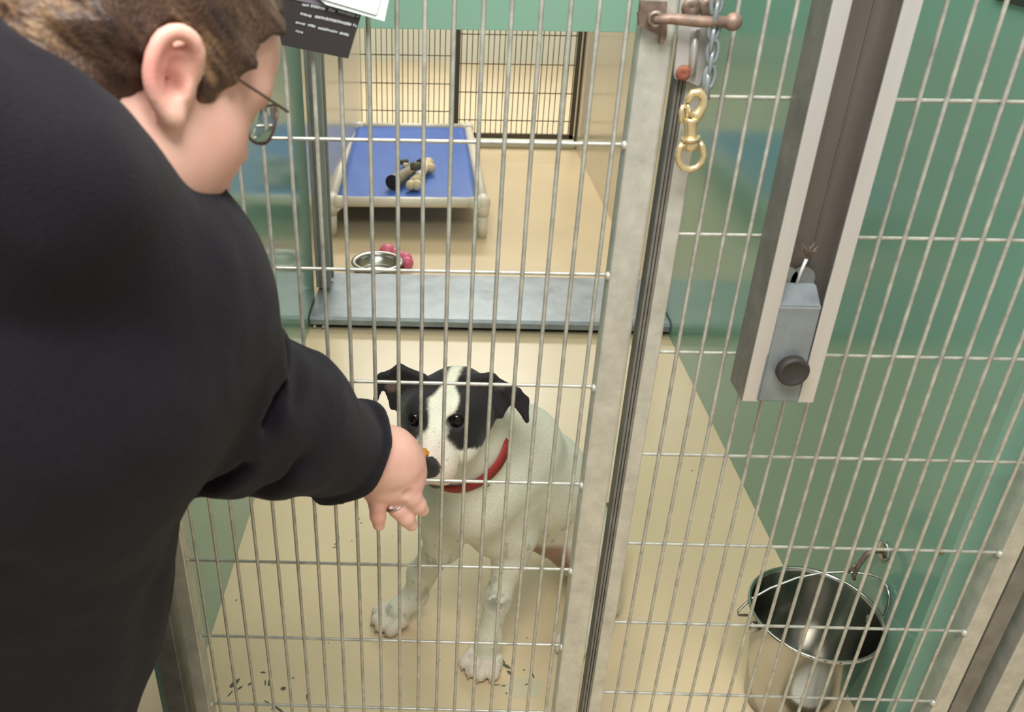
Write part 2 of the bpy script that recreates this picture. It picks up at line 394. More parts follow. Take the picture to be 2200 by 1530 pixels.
# snap hook
sh = thing('snap_hook', 'brass swivel snap hook dangling below the gate latch', 'snap hook', P(1484, 360, -.036))
o0 = Vector(P(1484, 360, -.036))
def rel(px, py, y=-.036): return Vector(P(px, py, y))-o0
bm = bmesh.new()
tube(bm, [rel(1484, 300), rel(1483, 286), rel(1484, 262), rel(1486, 254)], [.0075, .0062, .0075, .0085], 14)
tube(bm, [rel(1486, 256), rel(1500, 244), rel(1511, 226), rel(1512, 208), rel(1502, 198), rel(1488, 200), rel(1480, 212), rel(1479, 220)], [.0075, .006, .005, .0048, .0048, .0046, .0042, .0035], 12)
obj('hook_body', bm, M_brass, sh)
bm = bmesh.new(); tube(bm, [rel(1478, 252), rel(1476, 236), rel(1477, 224)], .0032, 8)
tube(bm, [rel(1476, 226), rel(1466, 230, -.040), rel(1463, 240, -.041), rel(1464, 264, -.041)], .0027, 8); obj('thumb_latch', bm, M_brass, sh)
bm = bmesh.new(); tube(bm, [rel(1484, 294), rel(1484, 302)], .010, 18)
tube(bm, [rel(1468, 310), rel(1484, 311), rel(1500, 309)], [.006, .0085, .006], 12); obj('swivel_collar', bm, M_brass, sh)
bm = bmesh.new()
e = [(1468,308),(1460,318),(1456,332),(1458,348),(1468,360),(1482,364),(1496,360),(1508,348),(1512,332),(1509,316),(1502,306)]
tube(bm, [rel(*q) for q in e], .0036, 12); obj('swivel_eye', bm, M_brass, sh)

# ------------------------------------------------------------------ card and paper on the gate
def sheet(pix, y, th, name, m, parent=None, bend=0):
    bm = bmesh.new(); a = [bm.verts.new(P(px, py, y)) for px, py in pix]; b = [bm.verts.new(v.co+Vector((0, th, 0))) for v in a]
    bm.faces.new(a); bm.faces.new(b[::-1])
    for k in range(4): bm.faces.new([a[k], b[k], b[(k+1) % 4], a[(k+1) % 4]])
    return obj(name, bm, m, parent)
YS = -.022
card = thing('black_sign_card', 'black card with lines of small pale print tied to the mesh beside the forehead', 'sign', (0, 0, 0))
sheet([(560, -62), (790, -16), (748, 126), (606, 97)], YS, .0015, 'card', M_signblack, card)
sheet([(600, -26), (771, 20), (768, 31), (600, -8)], YS-.0009, .0006, 'header_strip', material('lilac_grey_strip', (112, 106, 120), .5), card)
bm = bmesh.new()
o_ = np.array([625., 97]); ux = np.array([123., 29.])/126; uy = np.array([23., -75.])/78.4
rng = np.random.RandomState(11)
def word(bm, a, b, h):                       # pale print: short strokes too small to read
    a = np.array(a, float); b = np.array(b, float); L_ = np.linalg.norm(b-a); n = max(2, int(L_/3.4))
    for k in range(n):
        q = a+(b-a)*(k+.3)/n
        hh = h*(.75+.25*rng.rand()); sw = 1.1
        for (dx, w_, y0, y1) in ((0, sw, 0, hh), (1.6, sw*.9, hh*rng.choice([0, .4]), hh)):
            c4 = [q+ux*dx+uy*y0, q+ux*(dx+w_)+uy*y0, q+ux*(dx+w_)+uy*y1, q+ux*dx+uy*y1]
            bm.faces.new([bm.verts.new(P(v[0], v[1], YS-.0009)) for v in c4])
        if rng.rand() < .6:
            c4 = [q+uy*hh*.45, q+ux*2.2+uy*hh*.45, q+ux*2.2+uy*hh*.7, q+uy*hh*.7]
            bm.faces.new([bm.verts.new(P(v[0], v[1], YS-.0011)) for v in c4])
for a, b, h in (((648, 12), (663, 15), 6), ((666, 15), (698, 22), 6.5), ((704, 23), (719, 27), 6.5), ((725, 27), (762, 37), 6.5), ((765, 37), (770, 38), 6),
                ((644, 31), (668, 38), 6), ((675, 38), (754, 56), 7), ((757, 56), (766, 59), 6),
                ((634, 50), (655, 55), 5), ((660, 56), (677, 60), 6), ((682, 62), (724, 72), 6), ((728, 73), (748, 78), 6), ((634, 68), (650, 73), 5)):
    word(bm, a, b, h)
obj('print_lines', bm, M_ink, card)
pap = thing('paper_notice', 'white paper in a clear sleeve overlapping the top of the black card', 'paper', (0, 0, 0))
sheet([(610, -70), (850, -70), (826, 46), (700, 10)], YS-.006, .0008, 'plastic_sleeve', M_sleeve, pap)
sheet([(612, -75), (838, -75), (808, 32), (690, -3)], YS-.0075, .0008, 'paper_page', M_paper, pap)

# ------------------------------------------------------------------ bed, bones, bowl, toy
bed = thing('raised_dog_bed', 'low raised dog bed, blue vinyl stretched on a cream plastic frame', 'dog bed', (-.150, 2.515, 0), math.radians(1.7))
W2, LB, HB = .327, 1.33, .155
bm = bmesh.new(); tube(bm, [(-W2+.02, 0, HB), (W2-.02, 0, HB)], .022, 16); obj('frame_rail', bm, M_bedpvc, bed)
bm = bmesh.new(); tube(bm, [(-W2+.02, LB, HB), (W2-.02, LB, HB)], .022, 16); obj('frame_rail', bm, M_bedpvc, bed)
for s in (-1, 1):
    bm = bmesh.new(); tube(bm, [(s*W2, .02, HB), (s*W2, LB-.02, HB)], .022, 16); obj('frame_rail', bm, M_bedpvc, bed)
for s in (-1, 1):
    for y in (0, LB):
        bm = bmesh.new()
        bmesh.ops.create_uvsphere(bm, u_segments=18, v_segments=12, radius=.031, matrix=Matrix.Translation((s*W2, y, HB)))
        tube(bm, [(s*W2, y, HB), (s*W2, y, HB-.055)], [.029, .026], 18)
        tube(bm, [(s*W2, y, HB), (s*(W2-.06), y, HB)], [.029, .0255], 18)
        sg = 1 if y == 0 else -1
        tube(bm, [(s*W2, y, HB), (s*W2, y+sg*.06, HB)], [.029, .0255], 18)
        tube(bm, [(s*W2, y, HB-.05), (s*(W2-.045), y, HB-.012)], [.016, .014], 10)
        obj('corner_joint', bm, M_bedpvc, bed)
        bm = bmesh.new(); tube(bm, [(s*W2, y, 0), (s*W2, y, HB-.045)], [.021, .023], 18); obj('leg', bm, M_bedpvc, bed)
bm = bmesh.new(); n = 24
g = [[bm.verts.new((-W2+.024+(2*W2-.048)*i/n, .020+(LB-.040)*j/n, HB+.004-.010*math.sin(math.pi*i/n)*math.sin(math.pi*j/n)+.0015*math.sin(i*1.3+j*.7))) for j in range(n+1)] for i in range(n+1)]
for i in range(n):
    for j in range(n):
        f = bm.faces.new([g[i][j], g[i+1][j], g[i+1][j+1], g[i][j+1]]); f.smooth = True
so = bpy.data.objects
sheet_o = obj('fabric_sheet', bm, M_blue, bed)
md = sheet_o.modifiers.new('thick', 'SOLIDIFY'); md.thickness = .003

zB = HB+.003
def B(px, py, dz=0): return G(px, py, zB+dz)
# hollow grey bone
t = thing('hollow_marrow_bone', 'thick grey hollow bone with a dark open end on the blue bed', 'bone', B(858, 385))
q0 = Vector(B(858, 385))
def rb(px, py, dz): return Vector(B(px, py, dz))-q0
bm = bmesh.new(); a, b_ = rb(843, 392, .035), rb(884, 366, .030)
tube(bm, [a, a.lerp(b_, .35), a.lerp(b_, .7), b_], [.034, .029, .026, .024], 20, False)
obj('bone_shaft', bm, M_greybone, t)
bm = bmesh.new(); d = (b_-a).normalized(); tube(bm, [a-d*.003, a+d*.002, b_], [.032, .032, .020], 20); obj('marrow_core', bm, M_marrow, t)
bm = bmesh.new(); tube(bm, [B(884, 357, .078), B(893, 357, .080), B(902, 357, .078)], [.018, .020, .018], 14)
tag(obj('short_horn_piece', bm, M_olive), 'short dark olive chew lying across the two bones on the bed', 'chew')
bm = bmesh.new()
for (px, py, dz, r_) in ((882, 398, .026, .023), (896, 398, .027, .024)):
    bmesh.ops.create_uvsphere(bm, u_segments=16, v_segments=12, radius=r_, matrix=Matrix.Translation(B(px, py, dz)))
tube(bm, [B(889, 395, .028), B(903, 376, .028), B(913, 362, .030), B(919, 352, .032)], [.026, .019, .020, .026], 16)
for (px, py, dz, r_) in ((920, 351, .032, .028), (925, 361, .028, .024)):
    bmesh.ops.create_uvsphere(bm, u_segments=16, v_segments=12, radius=r_, matrix=Matrix.Translation(B(px, py, dz)))
tag(obj('knuckle_bone', bm, M_bone, None, True), 'pale cream knuckle bone with knobby ends on the blue bed', 'bone')
t = thing('small_chewed_bone', 'small chewed bone with a brown end, at the back of the bone pile', 'bone', (0, 0, 0))
bm = bmesh.new(); tube(bm, [B(870, 355, .018), B(878, 358, .020)], [.013, .015], 12); obj('bone_shaft', bm, M_bone, t)
bm = bmesh.new(); tube(bm, [B(862, 350, .017), B(868, 347, .018), B(877, 347, .017)], [.012, .014, .011], 12); obj('bone_end', bm, M_olive, t)
bm = bmesh.new(); tube(bm, [B(898, 349, .014), B(904, 345, .014)], [.011, .012], 10)
tag(obj('bone_fragment', bm, M_marrow), 'tiny dark bone fragment behind the pale knuckle bone', 'bone')

bowl = thing('steel_dog_bowl', 'round stainless steel dog bowl on the floor just behind the steel sill', 'bowl', (0, 0, 0))
bc = G(811, 562, .045)
bm = bmesh.new()
lathe(bm, [(.085, 0), (.088, .003), (.080, .04), (.083, .047), (.092, .051), (.101, .050), (.104, .044)], 64)
lathe(bm, [(.0001, .006), (.06, .006), (.070, .010), (.081, .034), (.086, .046)], 64)
ob = obj('bowl_shell', bm, M_steel_soft, bowl, True, (bc[0], max(bc[1], 2.085), 0))
bm = bmesh.new(); lathe(bm, [(.080, 0), (.088, 0), (.0895, .006), (.086, .008)], 48); obj('rubber_foot', bm, M_black, bowl, True, (bc[0], max(bc[1], 2.085), 0))
toy = bmesh.new(); tc = G(838, 556, .02)
cx_, cy2 = bc[0]+.030, max(bc[1], 2.085)+.135
for k, (dx, dy, r_) in enumerate(((0, .0, .034), (.03, -.005, .026), (.058, -.03, .024), (.078, -.062, .028), (.085, -.095, .026))):
    bmesh.ops.create_uvsphere(toy, u_segments=18, v_segments=12, radius=r_, matrix=Matrix.Translation((cx_+dx, cy2+dy, r_*.95)))
tag(obj('rubber_chew_toy', toy, M_pink, None, True), 'curved pink rubber chew toy tucked behind the steel bowl', 'toy')

# ------------------------------------------------------------------ pail and its hook
pc = G(1757, 1316, .225); px_, py_ = XR-.118, float(pc[1])
pail = thing('steel_pail', 'stainless steel pail with a wire handle against the green wall below the hook', 'pail', (px_, py_, 0))
RP = .111
bm = bmesh.new()
lathe(bm, [(.0001, .004), (.074, .004), (.079, .010), (.088, .10), (.0885, .102), (RP-.006, .215), (RP, .222), (RP+.002, .226), (RP, .229), (RP-.004, .228), (RP-.006, .222), (.0865, .104), (.0855, .101), (.077, .012), (.072, .009), (.0001, .009)], 96)
obj('pail_body', bm, M_steel, pail, True)
bm = bmesh.new()
hd = Vector((math.cos(.12), math.sin(.12), 0))           # handle axis
hn = Vector((-hd.y, hd.x, 0))
pq = [(1606, 1322, .195), (1586, 1322, .197), (1586, 1312, .202), (1612, 1288, .215), (1655, 1264, .232), (1712, 1242, .250), (1765, 1231, .262), (1815, 1229, .270), (1865, 1233, .276), (1908, 1244, .280), (1938, 1262, .280), (1956, 1283, .272), (1957, 1300, .258), (1948, 1322, .235), (1936, 1338, .215), (1916, 1339, .207)]
pts = [Vector(G(*q))-Vector((px_, py_, 0)) for q in pq]
for q in pts: q.x = min(q.x, XR-.006-px_)
tube(bm, pts, .0024, 8); obj('wire_handle', bm, M_steel_soft, pail)
for s in (-1, 1):
    bm = bmesh.new(); bmesh.ops.create_uvsphere(bm, u_segments=14, v_segments=8, radius=.010, matrix=Matrix.Translation(hd*s*(RP-.003)+Vector((0, 0, .20)))); obj('handle_ear', bm, M_steel_soft, pail, True)

hk = thing('bucket_hook', 'small round steel wall hook with a clip, above the pail on the green wall', 'hook', (0, 0, 0))
hp = on(1902, 1184, 0, XR)
bm = bmesh.new(); lathe(bm, [(.017, 0), (.018, .004), (.014, .006), (.008, .008), (.0002, .009)], 28); obj('hook_disc', bm, M_steel_soft, hk, True, hp, (0, -math.pi/2, 0))
hv = Vector(hp)
bm = bmesh.new()
tube(bm, [hv+Vector((-.006, 0, 0)), hv+Vector((-.020, 0, 0)), hv+Vector((-.032, -.002, -.008)), hv+Vector((-.040, -.004, -.030)), hv+Vector((-.043, -.005, -.055)), hv+Vector((-.040, -.006, -.062))], [.005, .005, .0048, .0042, .004, .003], 10)
obj('hook_arm', bm, M_oldiron, hk)
bm = bmesh.new(); tube(bm, [hv+Vector((-.046, -.004, -.028)), hv+Vector((-.053, -.004, -.048))], [.003, .002], 8); obj('spring_clip', bm, M_oldiron, hk)
bm = bmesh.new(); bmesh.ops.create_uvsphere(bm, u_segments=8, v_segments=6, radius=.004, matrix=Matrix.Translation(on(2023, 1184, 0, XR-.002)))
tag(obj('stuck_kibble', bm, M_treat, None, True), 'single orange crumb stuck to the green wall near the wall hook', 'kibble')

# ------------------------------------------------------------------ back gates and far hall
def back_gate(px0, px1, y, ztop, z0, lab, xs=None):
    xa_, xb_ = P(px0, 180, y)[0], P(px1, 180, y)[0]
    t = thing('back_mesh_gate', lab, 'gate', (0, 0, 0))
    bm = bmesh.new(); f = .024
    bx(bm, xa_, xb_, y, y+.025, z0, z0+f); bx(bm, xa_, xb_, y, y+.025, ztop, ztop+f)
    bx(bm, xa_, xa_+f, y, y+.025, z0, ztop); bx(bm, xb_-f, xb_, y, y+.025, z0, ztop)
    obj('gate_frame', bm, M_gate, t)
    bm = bmesh.new(); n = int((xb_-xa_)/.0305)
    for k in range(1, n): tube(bm, [(xa_+(xb_-xa_)*k/n, y+.010, z0), (xa_+(xb_-xa_)*k/n, y+.010, ztop)], .0026, 6, False)
    z = z0+.10
    while z < ztop:
        tube(bm, [(xa_, y+.014, z), (xb_, y+.014, z)], .0034, 6, False); z += .158
    obj('wire_mesh', bm, M_gatewire, t)
    return t
back_gate(640, 978, 4.10, 1.9, .086, 'dark framed thin wire gate at the back, left of the dividing post, behind the bed')
back_gate(978, 1242, 4.02, 1.9, .058, 'dark framed thin wire gate at the back, nearer the wide open floor')
tag(box('gate_post', M_gate, None, P(1245, 180, 4.05)[0], P(1262, 180, 4.05)[0], 4.04, 4.08, 0, 1.95), 'dark olive post at the hinge side of the back gate', 'post')
bm = bmesh.new(); bx(bm, XL-.04, XR, 4.02, 4.12, 0, .035, .006); bx(bm, XL-.04, XR, 4.10, 4.125, .0, .055); struct('trim_2', bm, M_hall)

bm = bmesh.new(); cs = [on(px, py, 0, XR-.002) for px, py in ((2120, -60), (2230, -60), (2230, 22), (2142, 0))]
a = [bm.verts.new(c) for c in cs]; b = [bm.verts.new(Vector(c)+Vector((-.003, 0, 0))) for c in cs]
bm.faces.new(a); bm.faces.new(b[::-1])
for k in range(4): bm.faces.new([a[k], b[k], b[(k+1) % 4], a[(k+1) % 4]])
tag(obj('wall_plaque', bm, M_signblack), 'dark plaque on the green wall, only its lower corner in view', 'plaque')

# ------------------------------------------------------------------ smooth organic surfaces
def unit(v): v = np.asarray(v, float); return v/np.linalg.norm(v)
class Field:
    rs = 1.                                  # radius factor for what is added next
    def __init__(s, xs, ys, zs):
        s.g = [np.asarray(a, np.float32) for a in (xs, ys, zs)]
        s.D = np.full([len(a) for a in s.g], .08, np.float32)
    def sub(s, lo, hi):
        sl = []
        for a, l, h in zip(s.g, lo, hi):
            i0 = max(0, np.searchsorted(a, l)-1); i1 = min(len(a), np.searchsorted(a, h)+1)
            if i1 <= i0: return None, None
            sl.append(slice(i0, i1))
        sl = tuple(sl)
        X = np.stack(np.meshgrid(*[a[q] for a, q in zip(s.g, sl)], indexing='ij'), -1)
        return sl, X
    def put(s, d, sl, k, mode):
        D = s.D[sl]
        if mode == 'add':
            h = np.maximum(k-np.abs(D-d), 0)/max(k, 1e-6); s.D[sl] = np.minimum(D, d)-h*h*k*.25
        elif mode == 'cut':
            d = -d; h = np.maximum(k-np.abs(D-d), 0)/max(k, 1e-6); s.D[sl] = np.maximum(D, d)+h*h*k*.25
    def cone(s, a, b, ra, rb, k=.02, mode='add', fl=None):
        a = np.asarray(a, np.float32); b = np.asarray(b, np.float32); ra *= s.rs; rb *= s.rs; m = max(ra, rb)+k+.012
        sl, X = s.sub(np.minimum(a, b)-m, np.maximum(a, b)+m)
        if sl is None: return
        ab = b-a; q = X-a; t = np.clip((q@ab)/max(float(ab@ab), 1e-12), 0, 1)
        v = q-t[..., None]*ab
        if fl is not None:                       # flatten along a direction: fl = (unit vector, factor > 1)
            n = np.asarray(fl[0], np.float32); v = v+(v@n)[..., None]*n*(fl[1]-1)
        d = np.linalg.norm(v, axis=-1)-(ra+(rb-ra)*t)
        s.put(d, sl, k, mode)
    def chain(s, pts, rs, k=.02, fl=None):
        for i in range(len(pts)-1): s.cone(pts[i], pts[i+1], rs[i], rs[i+1], k, 'add', fl)
    def ell(s, c, rad, axes=None, k=.02, mode='add'):
        c = np.asarray(c, np.float32); rad = np.asarray(rad, np.float32)*s.rs; m = float(rad.max())+k+.012
        sl, X = s.sub(c-m, c+m)
        if sl is None: return
        q = X-c
        if axes is not None: q = q@np.asarray(axes, np.float32).T
        k0 = np.linalg.norm(q/rad, axis=-1); k1 = np.linalg.norm(q/(rad*rad), axis=-1)+1e-9
        s.put(k0*(k0-1)/k1, sl, k, mode)
    def tri(s, a, b, c, r, k=.008, mode='add'):
        a, b, c = [np.asarray(v, np.float32) for v in (a, b, c)]
        m = r+k+.01; sl, X = s.sub(np.min([a, b, c], 0)-m, np.max([a, b, c], 0)+m)
        if sl is None: return
        n = np.cross(b-a, c-a); n = n/np.linalg.norm(n)
        pa = X-a; dist = np.abs(pa@n)
        def seg(p, q):
            e = q-p; w_ = X-p; t = np.clip((w_@e)/float(e@e), 0, 1); return np.linalg.norm(w_-t[..., None]*e, axis=-1)
        ed = np.minimum(np.minimum(seg(a, b), seg(b, c)), seg(c, a))
        ins = np.ones(dist.shape, bool)
        for p, q in ((a, b), (b, c), (c, a)): ins &= ((X-p)@np.cross(n, q-p) >= 0)
        s.put(np.where(ins, dist, ed)-r, sl, k, mode)

def surface(D, g):
    xs, ys, zs = g; S = D < 0
    A = S[:-1,:-1,:-1]; any_ = A.copy(); all_ = A.copy()
    for di in (0, 1):
        for dj in (0, 1):
            for dk in (0, 1):
                B_ = S[di:S.shape[0]-1+di, dj:S.shape[1]-1+dj, dk:S.shape[2]-1+dk]; any_ |= B_; all_ &= B_
    act = any_ & ~all_
    I, J, K = np.nonzero(act); n = len(I)
    idx = np.full(act.shape, -1, np.int64); idx[I, J, K] = np.arange(n)
    cs = [(a, b, c) for a in (0, 1) for b in (0, 1) for c in (0, 1)]
    val = {c: D[I+c[0], J+c[1], K+c[2]] for c in cs}
    pos = {c: np.stack([xs[I+c[0]], ys[J+c[1]], zs[K+c[2]]], -1) for c in cs}
    acc = np.zeros((n, 3)); cnt = np.zeros(n)
    for a in cs:
        for ax in range(3):
            if a[ax]: continue
            b = list(a); b[ax] = 1; b = tuple(b)
            m = (val[a] < 0) != (val[b] < 0)
            t = np.where(m, val[a]/np.where(m, val[a]-val[b], 1), 0)
            acc += np.where(m[:, None], pos[a]+(pos[b]-pos[a])*t[:, None], 0); cnt += m
    V = acc/cnt[:, None]; F = []
    for ax in range(3):
        o1, o2 = [(1, 2), (2, 0), (0, 1)][ax]
        a = [slice(None)]*3; b = [slice(None)]*3; a[ax] = slice(0, -1); b[ax] = slice(1, None)
        cr = S[tuple(a)] != S[tuple(b)]; I, J, K = np.nonzero(cr); q = np.stack([I, J, K], -1)
        dims = np.array(act.shape); ok = (q[:, o1] > 0) & (q[:, o2] > 0) & (q[:, o1] < dims[o1]) & (q[:, o2] < dims[o2]); q = q[ok]
        def cell(d1, d2):
            r = q.copy(); r[:, o1] -= d1; r[:, o2] -= d2; return idx[r[:, 0], r[:, 1], r[:, 2]]
        f = np.stack([cell(1, 1), cell(0, 1), cell(0, 0), cell(1, 0)], -1)
        flip = ~S[q[:, 0], q[:, 1], q[:, 2]]
        f[flip] = f[flip][:, ::-1]
        F.append(f)
    return V, np.concatenate(F)

def noise3(p, seed=0):                            # smooth value noise, -1..1
    p = np.asarray(p, np.float64); i = np.floor(p).astype(np.int64); f = p-i; f = f*f*(3-2*f); out = 0
    for a in (0, 1):
        for b in (0, 1):
            for c in (0, 1):
                h = (i[..., 0]+a)*374761393+(i[..., 1]+b)*668265263+(i[..., 2]+c)*2147483647+seed*1274126177
                h = (h ^ (h >> 13))*1274126177 & 0xffffffff; h = (h ^ (h >> 16)) & 0xffff
                out = out+(h/32767.5-1)*(f[..., 0] if a else 1-f[..., 0])*(f[..., 1] if b else 1-f[..., 1])*(f[..., 2] if c else 1-f[..., 2])
    return out

def smooth_verts(V, F, it, lam=.5):
    n = len(V)
    e = np.concatenate([F[:, [0, 1]], F[:, [1, 2]], F[:, [2, 3]], F[:, [3, 0]]]); e = np.concatenate([e, e[:, ::-1]])
    deg = np.bincount(e[:, 0], minlength=n).astype(float); deg[deg == 0] = 1
    for i in range(it):
        L_ = np.stack([np.bincount(e[:, 0], weights=V[e[:, 1], k], minlength=n) for k in range(3)], -1)/deg[:, None]
        V = V+(L_-V)*(lam if i % 2 == 0 else -lam*.9)
    return V

def mesh_obj(name, V, F, m, parent=None, col=None):
    me = bpy.data.meshes.new(name)
    me.vertices.add(len(V)); me.vertices.foreach_set('co', V.astype(np.float32).ravel())
    me.loops.add(F.size); me.loops.foreach_set('vertex_index', F.astype(np.int32).ravel())
    me.polygons.add(len(F)); me.polygons.foreach_set('loop_start', np.arange(0, F.size, 4, dtype=np.int32))
    me.polygons.foreach_set('use_smooth', np.ones(len(F), bool))
    me.update(calc_edges=True); me.validate()
    if col is not None:
        at_ = me.attributes.new('coat', 'FLOAT_COLOR', 'POINT')
        at_.data.foreach_set('color', np.concatenate([col, np.ones((len(col), 1))], 1).astype(np.float32).ravel())
    me.materials.append(m)
    o = bpy.data.objects.new(name, me); C.objects.link(o)
    if parent: o.parent = parent
    return o

def mix(c, d, t):
    t = np.clip(t, 0, 1)[:, None]; return c*(1-t)+np.asarray(d)*t
def step(x, a, b): return np.clip((x-a)/(b-a), 0, 1)

# ------------------------------------------------------------------ the dog
dog = thing('dog', 'white dog with black eye patches and ears sitting behind the gate, red collar', 'dog', (0, 0, 0))
HF = unit((-.22, -.95, -.13)); HR = unit(np.cross(HF, (0, 0, 1))); HR = -HR if HR[0] < 0 else HR
HR = unit(HR+np.array([0, 0, .15])); HU = np.cross(HF, HR); HU = HU if HU[2] > 0 else -HU; HF = np.cross(HU, HR); HF = HF if HF[1] < 0 else -HF
HO = P(938, 898, .120); HS = 1.05
HAX = np.array([HR, HF, HU])
def H(r, f, u): return HO+(HR*r+HF*f+HU*u)*HS
h = .0030
fd = Field(np.arange(-.15, .52, h), np.arange(.0, .66, h), np.arange(-.006, .74, h))
# trunk
fd.chain([P(1045, 1020, .25), P(1100, 985, .31), P(1150, 1030, .36), P(1192, 1090, .41), G(1258, 1165, .088)], [.068, .080, .092, .086, .080], .05)
fd.ell(P(1015, 1070, .225), (.072, .072, .082), None, .05)
fd.ell(P(1062, 1110, .255), (.055, .055, .058), None, .035)
fd.ell(P(1062, 1148, .25), (.040, .042, .042), None, .035)
# neck
cc = P(998, 959, .228)
fd.chain([P(1060, 1030, .26), cc, H(.006, -.080, -.042)], [.068, .069, .056], .03)
fd.chain([P(1125, 945, .31), H(.012, -.09, -.028)], [.064, .044], .03)
# front legs
fd.chain([P(965, 1060, .25), P(952, 1125, .26)], [.056, .044], .03)
LW = G(893, 1278, .055); LP = G(828, 1330, .018)
fd.chain([P(952, 1120, .26), P(952, 1170, .262), LW+np.array([.012, .0, .06]), LW], [.040, .032, .026, .024], .022)
RW_ = G(1050, 1368, .062); RP_ = G(1030, 1432, .016)
fd.chain([P(1095, 1075, .265), P(1104, 1150, .255), P(1095, 1205, .24)], [.055, .039, .028], .025)
fd.chain([P(1095, 1205, .24), P(1068, 1290, .215), RW_], [.028, .0225, .022], .02)
def paw(w_, t_, s=1., spread=1.):
    w_ = np.array(w_); t_ = np.array(t_); d = t_-w_; d[2] = 0; d = unit(d); sd = np.array([-d[1], d[0], 0])
    fd.chain([w_, t_-d*.028*s+np.array([0, 0, .012])], [.022*s, .024*s], .016)
    for i, o in enumerate((-1.5, -.5, .5, 1.5)):
        ln = (.004, .014, .014, .002)[i]*s
        b = t_-d*.026*s+sd*o*.0125*s*spread; c = t_+d*ln+sd*o*.0165*s*spread
        b[2] = .019*s; c[2] = .0125*s
        fd.cone(b, c, .0126*s, .0115*s, .0014)
paw(LW, LP, 1.08, 1.1); paw(RW_, RP_, 1.08, 1.1)
# hind legs
HK = P(1262, 1180, .33)
fd.chain([G(1258, 1160, .10), HK+np.array([.0, .03, .01]), HK], [.065, .042, .036], .03)
HA = G(1275, 1300, .05); HP = G(1222, 1388, .016)
fd.chain([HK, G(1285, 1290, .06)], [.038, .024], .025)
fd.chain([G(1285, 1290, .05), G(1262, 1350, .026)], [.024, .022], .02)
paw(G(1262, 1350, .028), HP, 1.0)
fd.chain([G(1275, 1180, .07), G(1290, 1270, .05), G(1307, 1302, .022)], [.06, .036, .019], .03)
fd.chain([G(1285, 1290, .024), G(1310, 1302, .017)], [.024, .019], .015)
# tail
fd.chain([G(1275, 1170, .05), G(1290, 1150, .05), G(1302, 1100, .02), G(1303, 1060, .017)], [.03, .022, .014, .010], .02)
# skull
def he(c, rad, k=.02, mode='add'): fd.ell(H(*c), np.array(rad)*HS, HAX, k, mode)
def hc(a, b, ra, rb, k): fd.cone(H(*a), H(*b), ra*HS, rb*HS, k)
he((0, -.046, -.014), (.061, .062, .037), .02)
for s in (-1, 1):
    he((s*.026, -.016, .004), (.026, .026, .021), .014)
    he((s*.042, -.050, -.028), (.034, .044, .038), .022)
    he((s*.030, -.006, -.034), (.024, .030, .026), .02)
    he((s*.034, -.008, -.052), (.024, .040, .024), .02)
hc((0, -.01, -.024), (0, .056, -.034), .037, .028, .02)
he((0, .056, -.038), (.034, .030, .025), .012)
for s in (-1, 1): he((s*.016, .054, -.050), (.018, .026, .021), .009)
hc((0, -.03, -.056), (0, .054, -.070), .028, .014, .007)
hc((0, .0, -.006), (0, .078, -.014), .018, .014, .012)
he((0, .084, -.019), (.020, .010, .016), .004)
for s in (-1, 1):
    he((s*.008, .0950, -.020), (.0035, .0035, .004), .002, 'cut')
    he((s*.031, .013, .002), (.0135, .012, .0105), .003, 'cut')
# ears, folded over at the tip
EARS = []
for s in (-1, 1):
    L = s < 0
    dn = 0. if L else -.026
    tip = H(s*.110, -.048, -.008) if L else H(s*.122, -.046, -.040)
    b1, b2, b3 = H(s*.034, -.066, .024), H(s*.054, -.046, -.026+dn*.3), H(s*.048, -.095, .0)
    f1, f2 = H(s*.070, -.075, .034+dn*.6), H(s*(.100 if L else .110), -.066, .026+dn)
    f3 = H(s*.084, -.046, -.018+dn*.5)
    fd.tri(b1, b2, f1, .0036, .014); fd.tri(f1, b2, f3, .0030, .008); fd.tri(f1, f3, f2, .0030, .008); fd.tri(b1, b3, f1, .0036, .014); fd.tri(b3, f1, f2, .0028, .008)
    g1, g2 = H(s*.088, -.064, .030+dn), H(s*(.112 if L else .124), -.066, .012+dn)
    fd.tri(g1, f2, tip, .0028, .006); fd.tri(f2, g2, tip, .0028, .006)
    EARS.append((f1, tip))
V, F = surface(fd.D, fd.g); V = smooth_verts(V, F, 2)
V[:, 2] = np.maximum(V[:, 2], .0008)
# coat colours
Q = (V-HO)@HAX.T/HS; r_, f_, u_ = Q.T
hair = noise3(V*[420, 420, 160], 1)*.5+noise3(V*180, 2)*.4
col = np.tile(s2l((226, 224, 204)), (len(V), 1))
head = (np.linalg.norm((Q-[0, -.03, -.01])/[.125, .135, .10], axis=1) < 1) & (f_ > -.125)
blaze = .0080+.022*step(u_+.25*f_, .009, .028)+.022*step(f_, .040, .064)+.0025*hair
hx = np.abs(r_-.012)
low = .0-.030-.012*step(-f_, .02, .06)
patch = step(hx, blaze-.002, blaze+.004)*step(u_-.028*step(f_, 0, .04), -.056+.004*hair, -.052+.004*hair)*(1-step(f_, .034+.003*hair, .042+.003*hair))*step(f_, -.128, -.118)
ear_z = (np.abs(r_) > .052) & (u_ > -.050) & (np.abs(r_) < .16) & (f_ > -.110) & (u_ < .10) & ((np.abs(r_) > .066) | (u_ > -.02))
patch = np.maximum(patch*head, ear_z*1.)
